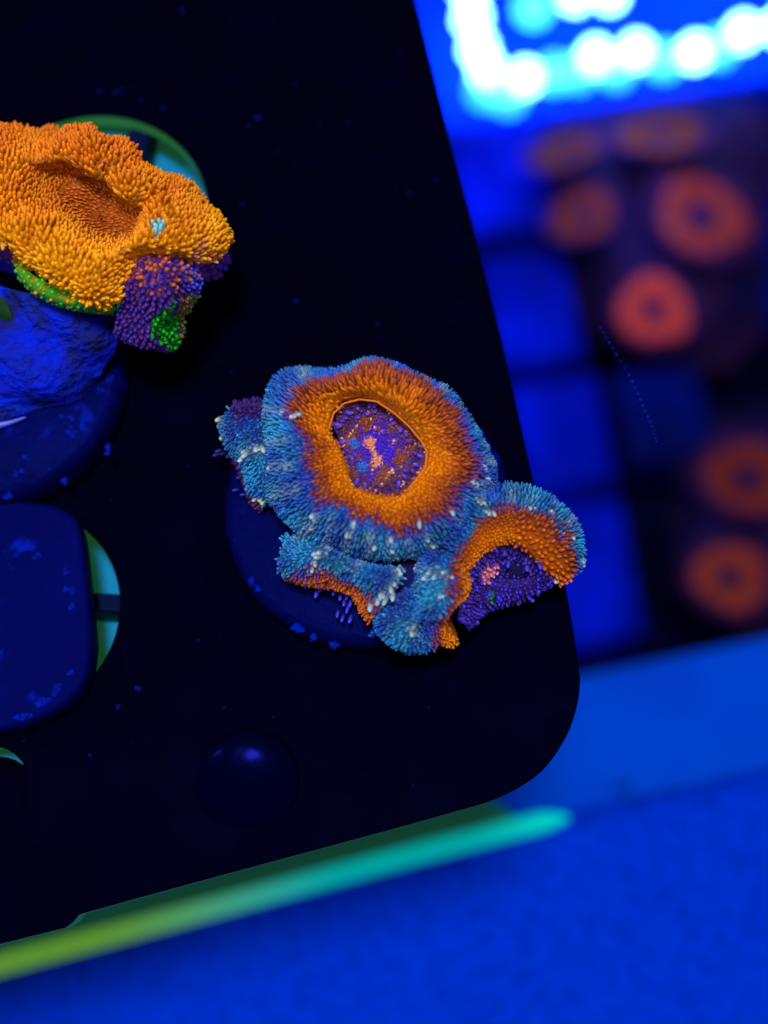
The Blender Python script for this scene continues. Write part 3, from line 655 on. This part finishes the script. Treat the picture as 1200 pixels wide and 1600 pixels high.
def oc1(u, v, px):
    x, y = px[0], px[1]
    a = math.atan2(y - C2[1], x - C2[0]); out = RT * math.cos(a) - UP * math.sin(a)
    t = v * 8
    col = lerp(srgb(222, 110, 12), srgb(252, 160, 8), min(1, max(0, .12 + (y - 260) / 200 + .25 * nz(x, y, 1, 3))))
    if t < 3.4: col = lerp(srgb(184, 86, 20), col, max(0, min(1, (t - 1.2) / 2.2)))
    if t > 6.2 and x < 170 and y > 390: col = lerp(col, srgb(120, 170, 20), min(1, (t - 6.2) * .8))
    pr = (y - 372) / 45 * min(1, max(0, (x - 185) / 60)) + .35 * nz(x, y, 2.5, 6)
    if pr > .45 and t > 4.5: col = lerp(col, srgb(128, 58, 110), min(.9, (pr - .45) * 1.6) * nrg.random())
    if math.hypot(x - 243, y - 358) < 9: col = srgb(120, 190, 190)
    if t < 1.8: return col, 2.5 * K2, 12 * K2, 6 * K2, tuple(RT * 1.3 - UP * .7)
    s = .72 if t < 3.2 else 1
    return col, 3.9 * s * K2, 14.5 * s * K2, 6.6 * s * K2, tuple(out * .25 + UP * 1.0 + RT * .2)
q1 = O1.build('polyp', oc, oc1); q1['label'] = 'bright orange polyp with a sunken brown middle'
Q = Papillae(); O1.scatter(Q, oc1, 46000, vmin=.02, vmax=.97); emit_papillae(Q, q1, 215)
# purple skirts
O2 = Loft([[(180, 444, 1.36), (215, 414, 1.46), (260, 409, 1.46), (290, 406, 1.36), (306, 414, 1.16)], [(186, 466, 1.44), (222, 444, 1.58), (262, 432, 1.58), (292, 428, 1.46), (308, 436, 1.26)], [(182, 496, 1.26), (222, 486, 1.46), (258, 474, 1.46), (288, 466, 1.31), (304, 466, 1.11)],
           [(186, 516, 1.01), (222, 520, 1.14), (252, 524, 1.16), (272, 516, 1.11), (288, 504, 0.96)], [(200, 526, 0.71), (226, 530, 0.76), (248, 542, 0.78), (264, 539, 0.76), (276, 524, 0.71)]], 44, 28, lumps=.13, seed=24, ruffle=.08)
def oc2(u, v, px):
    x, y = px[0], px[1]
    col = lerp(srgb(88, 42, 120), srgb(56, 34, 132), nrg.random())
    if nrg.random() < .75 - 1.7 * v: col = lerp(srgb(206, 98, 36), srgb(130, 56, 90), nrg.random())
    if x > 286 and y < 450 and nrg.random() < .6: col = srgb(64, 72, 200)
    if math.hypot((x - 262) / 22, (y - 506) / 30) < 1 + .3 * nz(x, y, 3, 1): col = lerp(srgb(24, 110, 30), srgb(30, 180, 40), nrg.random())
    if x > 280 and y > 455: col = lerp(srgb(150, 80, 60), srgb(60, 120, 50), nrg.random())
    return col, 4.4 * K2, 10 * K2, 8.2 * K2, tuple(-UP * .5 + nrg.normal(0, .2, 3))
q2 = O2.build('polyp', oc, oc2); q2['label'] = 'purple skirt lobe with a green lower tip'
Q = Papillae(); O2.scatter(Q, oc2, 14000); emit_papillae(Q, q2, 45)
O3 = Loft([[(300, 400, 1.15), (322, 386, 1.2), (340, 378, 1.15), (350, 376, 1.0)], [(300, 418, 1.0), (324, 408, 1.1), (344, 398, 1.05), (354, 392, .9)], [(306, 436, .75), (326, 432, .8), (342, 424, .8), (352, 408, .7)]], 26, 18, lumps=.05, seed=26)
def oc3(u, v, px): return (lerp(srgb(110, 46, 146), srgb(70, 60, 200), nrg.random() * (1 if px[0] > 335 else .4)), 5.2 * K2, 9.5 * K2, 10.5 * K2, (0, 0, 0))
q3 = O3.build('polyp', oc, oc3); q3['label'] = 'small dark purple lobe at the right end'
Q = Papillae(); O3.scatter(Q, oc3, 4000); emit_papillae(Q, q3, 10)
O4 = Loft([[(24, 408, 1.36), (60, 434, 1.41), (100, 452, 1.44), (145, 464, 1.44), (180, 470, 1.36)], [(26, 428, 1.36), (52, 454, 1.38), (94, 474, 1.40), (140, 484, 1.40), (178, 488, 1.31)], [(34, 442, 1.01), (60, 466, 1.06), (98, 482, 1.06), (138, 490, 1.06), (172, 494, 1.01)]], 40, 14, lumps=.03, seed=28)
def oc4(u, v, px):
    g = lerp(srgb(90, 180, 24), srgb(30, 120, 50), min(1, v * 1.3))
    if nrg.random() < .3 * (1 - v): g = srgb(220, 140, 20)
    return g, 4 * K2, 4.5 * K2, 10 * K2, (0, 0, 0)
q4 = O4.build('rim', oc, oc4); q4['label'] = 'green rim below the orange polyp'
Q = Papillae(); O4.scatter(Q, oc4, 3000, vmax=.7); emit_papillae(Q, q4, 10)
O5 = Loft([[(-90, 380, 1.3), (-30, 372, 1.35), (6, 378, 1.35), (34, 404, 1.3)], [(-90, 410, 1.2), (-30, 402, 1.25), (4, 402, 1.28), (36, 422, 1.25)], [(-90, 445, .9), (-30, 430, 1.0), (6, 424, 1.05), (42, 442, 1.0)]], 30, 14, lumps=.05, seed=30)
def oc5(u, v, px): return (lerp(srgb(150, 84, 110), srgb(52, 40, 190), min(1, v * 1.3)), 4 * K2, 4 * K2, 9 * K2, (0, 0, 0))
q5 = O5.build('rim', oc, oc5); q5['label'] = 'violet pink rim at the left edge'
Q = Papillae(); O5.scatter(Q, oc5, 3000, vmax=.6); emit_papillae(Q, q5, 0)
O6 = Loft([[(-70, 430, 1.0), (-16, 440, 1.05), (4, 452, 1.05), (10, 470, 1.0)], [(-70, 470, .95), (-10, 480, 1.05), (14, 490, 1.05), (21, 500, 1.0)], [(-70, 540, .7), (-14, 538, .8), (10, 532, .8), (20, 522, .75)]], 24, 16, lumps=.03, seed=31)
def oc6(u, v, px): return (lerp(srgb(14, 60, 34), srgb(44, 76, 26), abs(math.sin(v * 16)) * .8), 4 * K2, 3.5 * K2, 11 * K2, (0, 0, 0))
q6 = O6.build('rim', oc, oc6); q6['label'] = 'dark green striped fold at the left edge'
# stalk
O7 = Loft([[(-90, 420, 1.1), (20, 452, 1.15), (92, 462, 1.15), (150, 470, 1.1), (188, 470, 1.0)], [(-90, 470, .98), (20, 490, 1.05), (95, 492, 1.08), (152, 502, 1.0), (180, 515, .85)], [(-90, 550, .82), (15, 560, .9), (85, 556, .92), (140, 555, .86), (172, 556, .7)],
           [(-90, 610, .66), (10, 615, .72), (75, 606, .74), (120, 596, .68), (160, 590, .58)], [(-90, 655, .45), (8, 655, .47), (75, 640, .47), (125, 620, .46), (166, 590, .44)]], 50, 34, lumps=.11, seed=33)
nu, nv = O7.nu, O7.nv
mesh('stalk', O7.P.reshape(-1, 3), [(i * nv + j, i * nv + j + 1, (i + 1) * nv + j + 1, (i + 1) * nv + j) for i in range(nu - 1) for j in range(nv - 1)], M_stem, oc)
gp = smooth_open([at(-60, 668, .47), at(-20, 667, .48), at(10, 662, .48), at(40, 652, .47)], 14)
bm = bmesh.new(); prev = None
for k, p in enumerate(gp):
    rr = .035 * (1 - abs(k - 5) / 10); d = gp[min(k + 1, 13)] - gp[max(k - 1, 0)]; A = frame(d)
    ringv = [bm.verts.new(p + A @ np.array([rr * math.cos(t), rr * 1.2 * math.sin(t), 0])) for t in np.linspace(0, 6.283, 8, endpoint=False)]
    if prev: [bm.faces.new((prev[i], prev[(i + 1) % 8], ringv[(i + 1) % 8], ringv[i])) for i in range(8)]
    prev = ringv
bm_obj('glue_bead', bm, M_glue, oc)

# ------------------------------------------------------------------ empty plug below it
ep = thing('frag_plug', at(-30, 980, 0), 'bare navy blue frag plug covering most of a rack hole at the left edge', 'frag plug')
EO = [(-190, 786), (-60, 778), (60, 784), (104, 798), (123, 822), (133, 890), (140, 960), (143, 1002), (137, 1046), (121, 1080), (94, 1104), (58, 1123), (14, 1138), (-70, 1144), (-190, 1130), (-250, 1060), (-260, 940)]
bm_obj('plug_head', prism([tuple(p[:2]) for p in smooth_closed([at(x, y, .3) for x, y in EO], 90)], .004, .30, bevel=.05, seg=3), M_plug2, ep, smooth=True)
scuff_highlights(ep, [(58, 869, 8, 3, 15), (108, 925, 8, 8, 0), (112, 945, 5, 6, 0), (86, 1080, 12, 8, 35), (66, 1100, 16, 6, 30), (40, 1118, 16, 4, 15), (110, 1050, 6, 8, -30), (104, 893, 4, 3, 0)], .296)
V, Fc = lathe([(.3, -.59), (.36, 0.0)], 32, Matrix.Translation((H2[0] - .3, H2[1], 0)))
mesh('plug_stem', V, Fc, M_plug, ep)

# ------------------------------------------------------------------ blurred background
def face_cam(px, py, z, tx=0, ty=0):
    p = at(px, py, z); n = -FW + RT * tx + UP * ty; A = frame(n); M4 = Matrix.Identity(4)
    for a in range(3):
        for b in range(3): M4[a][b] = A[a, b]
        M4[a][3] = p[a]
    return p, M4
# tiles
tl = ['topmost bright blue tile of the blurred column beside the black plate', 'second bright blue tile from the top, left of the lower zoanthids',
      'third tile down the blurred column, bright along its lower edge', 'lowest dim blue tile of the column, above the pale ledge',
      'dark blue tile between the two zoanthid colonies', 'dark blue tile at the right edge behind the large orange zoanthid']
tq = [[(690, 205), (835, 190), (868, 345), (725, 372)], [(742, 402), (878, 382), (915, 548), (775, 572)], [(788, 600), (932, 578), (968, 745), (825, 775)], [(828, 792), (970, 770), (1010, 985), (860, 1015)],
      [(960, 575), (1090, 560), (1120, 690), (985, 720)], [(1165, 290), (1300, 270), (1330, 470), (1195, 500)]]
for k, (lb, q) in enumerate(zip(tl, tq)):
    z = -21.0
    t = thing('frag_tile', at(*q[3], z - 1), lb, 'tile', 'square tiles on the tank floor')
    bm_obj('tile_body', prism(pxpoly(q, z), Z_DEEP + .01, z, bevel=.35, seg=3), M_tile if k < 4 else M_dtile, t, smooth=False)
    cx = sum(a for a, b in q) / 4; cy = sum(b for a, b in q) / 4
    V, Fc = lathe([(.34, z - .3), (.34, z + .02), (.28, z + .06), (.0, z + .06)], 20, Matrix.Translation((*at(cx, cy, z)[:2], 0)))
    mesh('tile_peg', V, Fc, M_tile if k < 4 else M_dtile, t)
# zoanthid colonies
def mound(outline, z, h, parent):
    outline = [tuple(p) for p in smooth_closed(outline, 60)]; c = np.mean(np.array(outline), 0)
    rows = [[(c[0] + (x - c[0]) * k, c[1] + (y - c[1]) * k, zz) for x, y in outline] for k, zz in ((1.04, Z_DEEP), (1.0, z - .6), (.9, z), (.55, z + h), (.02, z + h))]
    L_ = Loft(rows, 60, 20, True, tuple(c), lumps=.4, seed=40)
    nu, nv = L_.nu, L_.nv
    return mesh('mat', L_.P.reshape(-1, 3), [(i * nv + j, ((i + 1) % nu) * nv + j, ((i + 1) % nu) * nv + j + 1, i * nv + j + 1) for i in range(nu) for j in range(nv - 1)], M_mat, parent)
def zoanthid(parent, px, py, rx, ry, ang, z, bright, label):
    s = cmpx(z, py); tilt = math.acos(min(1, ry / rx)); a = math.radians(ang)
    nx, ny = -math.sin(a) * math.tan(tilt) * 1, math.cos(a) * math.tan(tilt)
    p, M4 = face_cam(px, py, z, nx * .9, ny * .9)
    R_ = rx * s * .93
    st, sf = lathe([(R_ * .45, -R_ * 1.2), (R_ * .5, -R_ * .5), (R_ * .8, -R_ * .12), (R_ * .98, -.02)], 28, M4)
    po = mesh('polyp', st, sf, M_zs, parent); po['label'] = label
    prof = [(R_ * 1.02, 0), (R_ * .95, R_ * .10), (R_ * .75, R_ * .13), (R_ * .5, R_ * .07), (R_ * .30, -R_ * .02), (R_ * .24, -R_ * .06)]
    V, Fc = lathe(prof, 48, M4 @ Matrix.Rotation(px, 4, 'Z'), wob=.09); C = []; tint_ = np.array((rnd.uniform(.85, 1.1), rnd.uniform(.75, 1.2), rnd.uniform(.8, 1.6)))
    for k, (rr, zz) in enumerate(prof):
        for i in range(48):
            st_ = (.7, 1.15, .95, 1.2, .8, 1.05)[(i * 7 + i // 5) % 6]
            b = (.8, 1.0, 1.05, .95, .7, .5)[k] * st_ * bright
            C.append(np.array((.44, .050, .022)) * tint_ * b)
    C.append(np.array((.1, .02, .03)))
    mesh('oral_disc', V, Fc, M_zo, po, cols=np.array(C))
    V, Fc = lathe([(R_ * .32, -R_ * .05), (R_ * .27, R_ * .04), (R_ * .1, R_ * .07)], 20, M4)
    mesh('mouth', V, Fc, M_zm, po)
    V, Fc = [], []
    for k in range(30):
        t = 6.283 * k / 30; d = Vector((math.cos(t), math.sin(t), .25 + .2 * (k % 2))).normalized()
        base = Vector((math.cos(t), math.sin(t), 0)) * R_ * .96
        B = M4 @ Matrix.Translation(base) @ d.to_track_quat('Z', 'Y').to_matrix().to_4x4()
        v, f = lathe([(R_ * .08, 0), (R_ * .07, R_ * .28), (R_ * .03, R_ * .46)], 5, B); n0 = len(V); V += v; Fc += [tuple(x + n0 for x in g) for g in f]
    mesh('skirt', V, Fc, M_zs, po)
za = thing('zoanthid_colony', at(1000, 400, Z_DEEP), 'blurred colony of five orange zoanthids on a dark purple mat, below the lights', 'zoanthids', 'blurred zoanthid colonies')
mound([(850, 215), (930, 175), (1050, 150), (1170, 170), (1240, 260), (1230, 400), (1200, 520), (1120, 590), (1000, 580), (925, 520), (880, 420), (850, 320)], -21.5, 1.4, za)
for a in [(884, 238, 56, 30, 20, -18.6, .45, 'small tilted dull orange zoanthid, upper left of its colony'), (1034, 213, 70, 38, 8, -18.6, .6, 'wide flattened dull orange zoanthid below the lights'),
          (912, 337, 52, 40, 35, -18.6, .5, 'dull tilted orange zoanthid at the left'), (1097, 338, 76, 68, -20, -18.6, .85, 'largest orange zoanthid with purple middle'), (1022, 484, 60, 57, 0, -18.6, 1.5, 'brightest orange zoanthid ring with dark blue middle')]:
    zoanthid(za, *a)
zb = thing('zoanthid_colony', at(1150, 850, Z_DEEP), 'blurred pair of pinkish orange zoanthids at the right edge, above the pale ledge', 'zoanthids', 'blurred zoanthid colonies')
mound([(1060, 720), (1110, 660), (1200, 640), (1290, 680), (1300, 860), (1270, 960), (1180, 985), (1090, 970), (1045, 900), (1050, 800)], -21.5, 1.4, zb)
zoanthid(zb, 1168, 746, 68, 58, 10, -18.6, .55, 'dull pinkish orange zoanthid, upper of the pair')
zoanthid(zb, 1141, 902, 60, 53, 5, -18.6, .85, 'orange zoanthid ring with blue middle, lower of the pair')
# light bar standing in for the lamps' reflection in the glass
lb = thing('led_bar', at(950, 60, Z_DEEP), 'glowing blue white bar standing in for mirrored led lamps at the top right', 'led light')
bm_obj('housing', prism(pxpoly([(560, -260), (1700, -420), (1700, 60), (1230, 118), (800, 185), (600, 225)], -22.0), Z_DEEP + .01, -22.0, bevel=.2), M_house, lb, smooth=False)
bl = lamp('led_bar_lamp', at(950, 60, -15.5), at(900, 560, -22), 4, 500, (.10, .25, 1.0))  # extra area lamp added before the bar to brighten the tiles
bl.parent = lb; bl.matrix_parent_inverse = Matrix.Translation(-Vector(lb.location))
def led(px, py, rp, z, m):
    s = cmpx(z, py) * rp; p, M4 = face_cam(px, py, z)
    V, Fc = lathe([(s * 1.05, -.3), (s, 0), (s * .8, s * .3), (s * .4, s * .48)], 20, M4); mesh('led', V, Fc, m, lb)
for x, y in [(738, 25), (748, 72), (762, 105), (822, 118), (932, 84), (996, 76), (1088, 78), (1164, 46), (1222, 38), (900, -12), (955, -14), (735, -20), (1090, -60), (1180, -75)]:
    led(x, y, 20, -20.4, M_led)
for x, y in [(795, 148), (868, 112), (905, 110), (965, 106), (1040, 92), (1126, 72), (835, 8), (760, 138)]:
    led(x, y, 24, -20.9, M_halo)  # added glowing domes that make the cyan halo around the lamps

# row of light glints built as a thread of beads
fp = smooth_open([at(938, 512, .3), at(958, 546, .3), at(985, 590, .3), at(1003, 630, .3), at(1018, 665, .3), at(1026, 690, .3)], 22)
fil = thing('glint_row', fp[0], 'fine curved row of light glints shaped as tiny blue beads right of the plate, below the brightest zoanthid', 'thread')
bm = bmesh.new(); prev = None
for k, p in enumerate(fp):
    d = fp[min(k + 1, 21)] - fp[max(k - 1, 0)]; A = frame(d)
    rv = [bm.verts.new(p + A @ np.array([.003 * math.cos(t), .003 * math.sin(t), 0])) for t in (0, 2.1, 4.2)]
    if prev: [bm.faces.new((prev[i], prev[(i + 1) % 3], rv[(i + 1) % 3], rv[i])) for i in range(3)]
    prev = rv
bm_obj('thread', bm, M_strut, fil)
V, Fc = lathe([(.6, -.8), (1, 0), (.6, .8)], 6); BME = None
for k, p in enumerate(fp):
    s = .011 * rnd.uniform(.7, 1.3) * (1 - .4 * abs(k - 11) / 11)
    if BME is None: o = mesh('glint_bead', V, Fc, M_glint, fil); BME = o.data
    else: o = link('glint_bead', BME, fil)
    o.matrix_basis = Matrix.Translation(Vector(p)) @ Matrix.Scale(s, 4)
print('objects', len(bpy.data.objects))
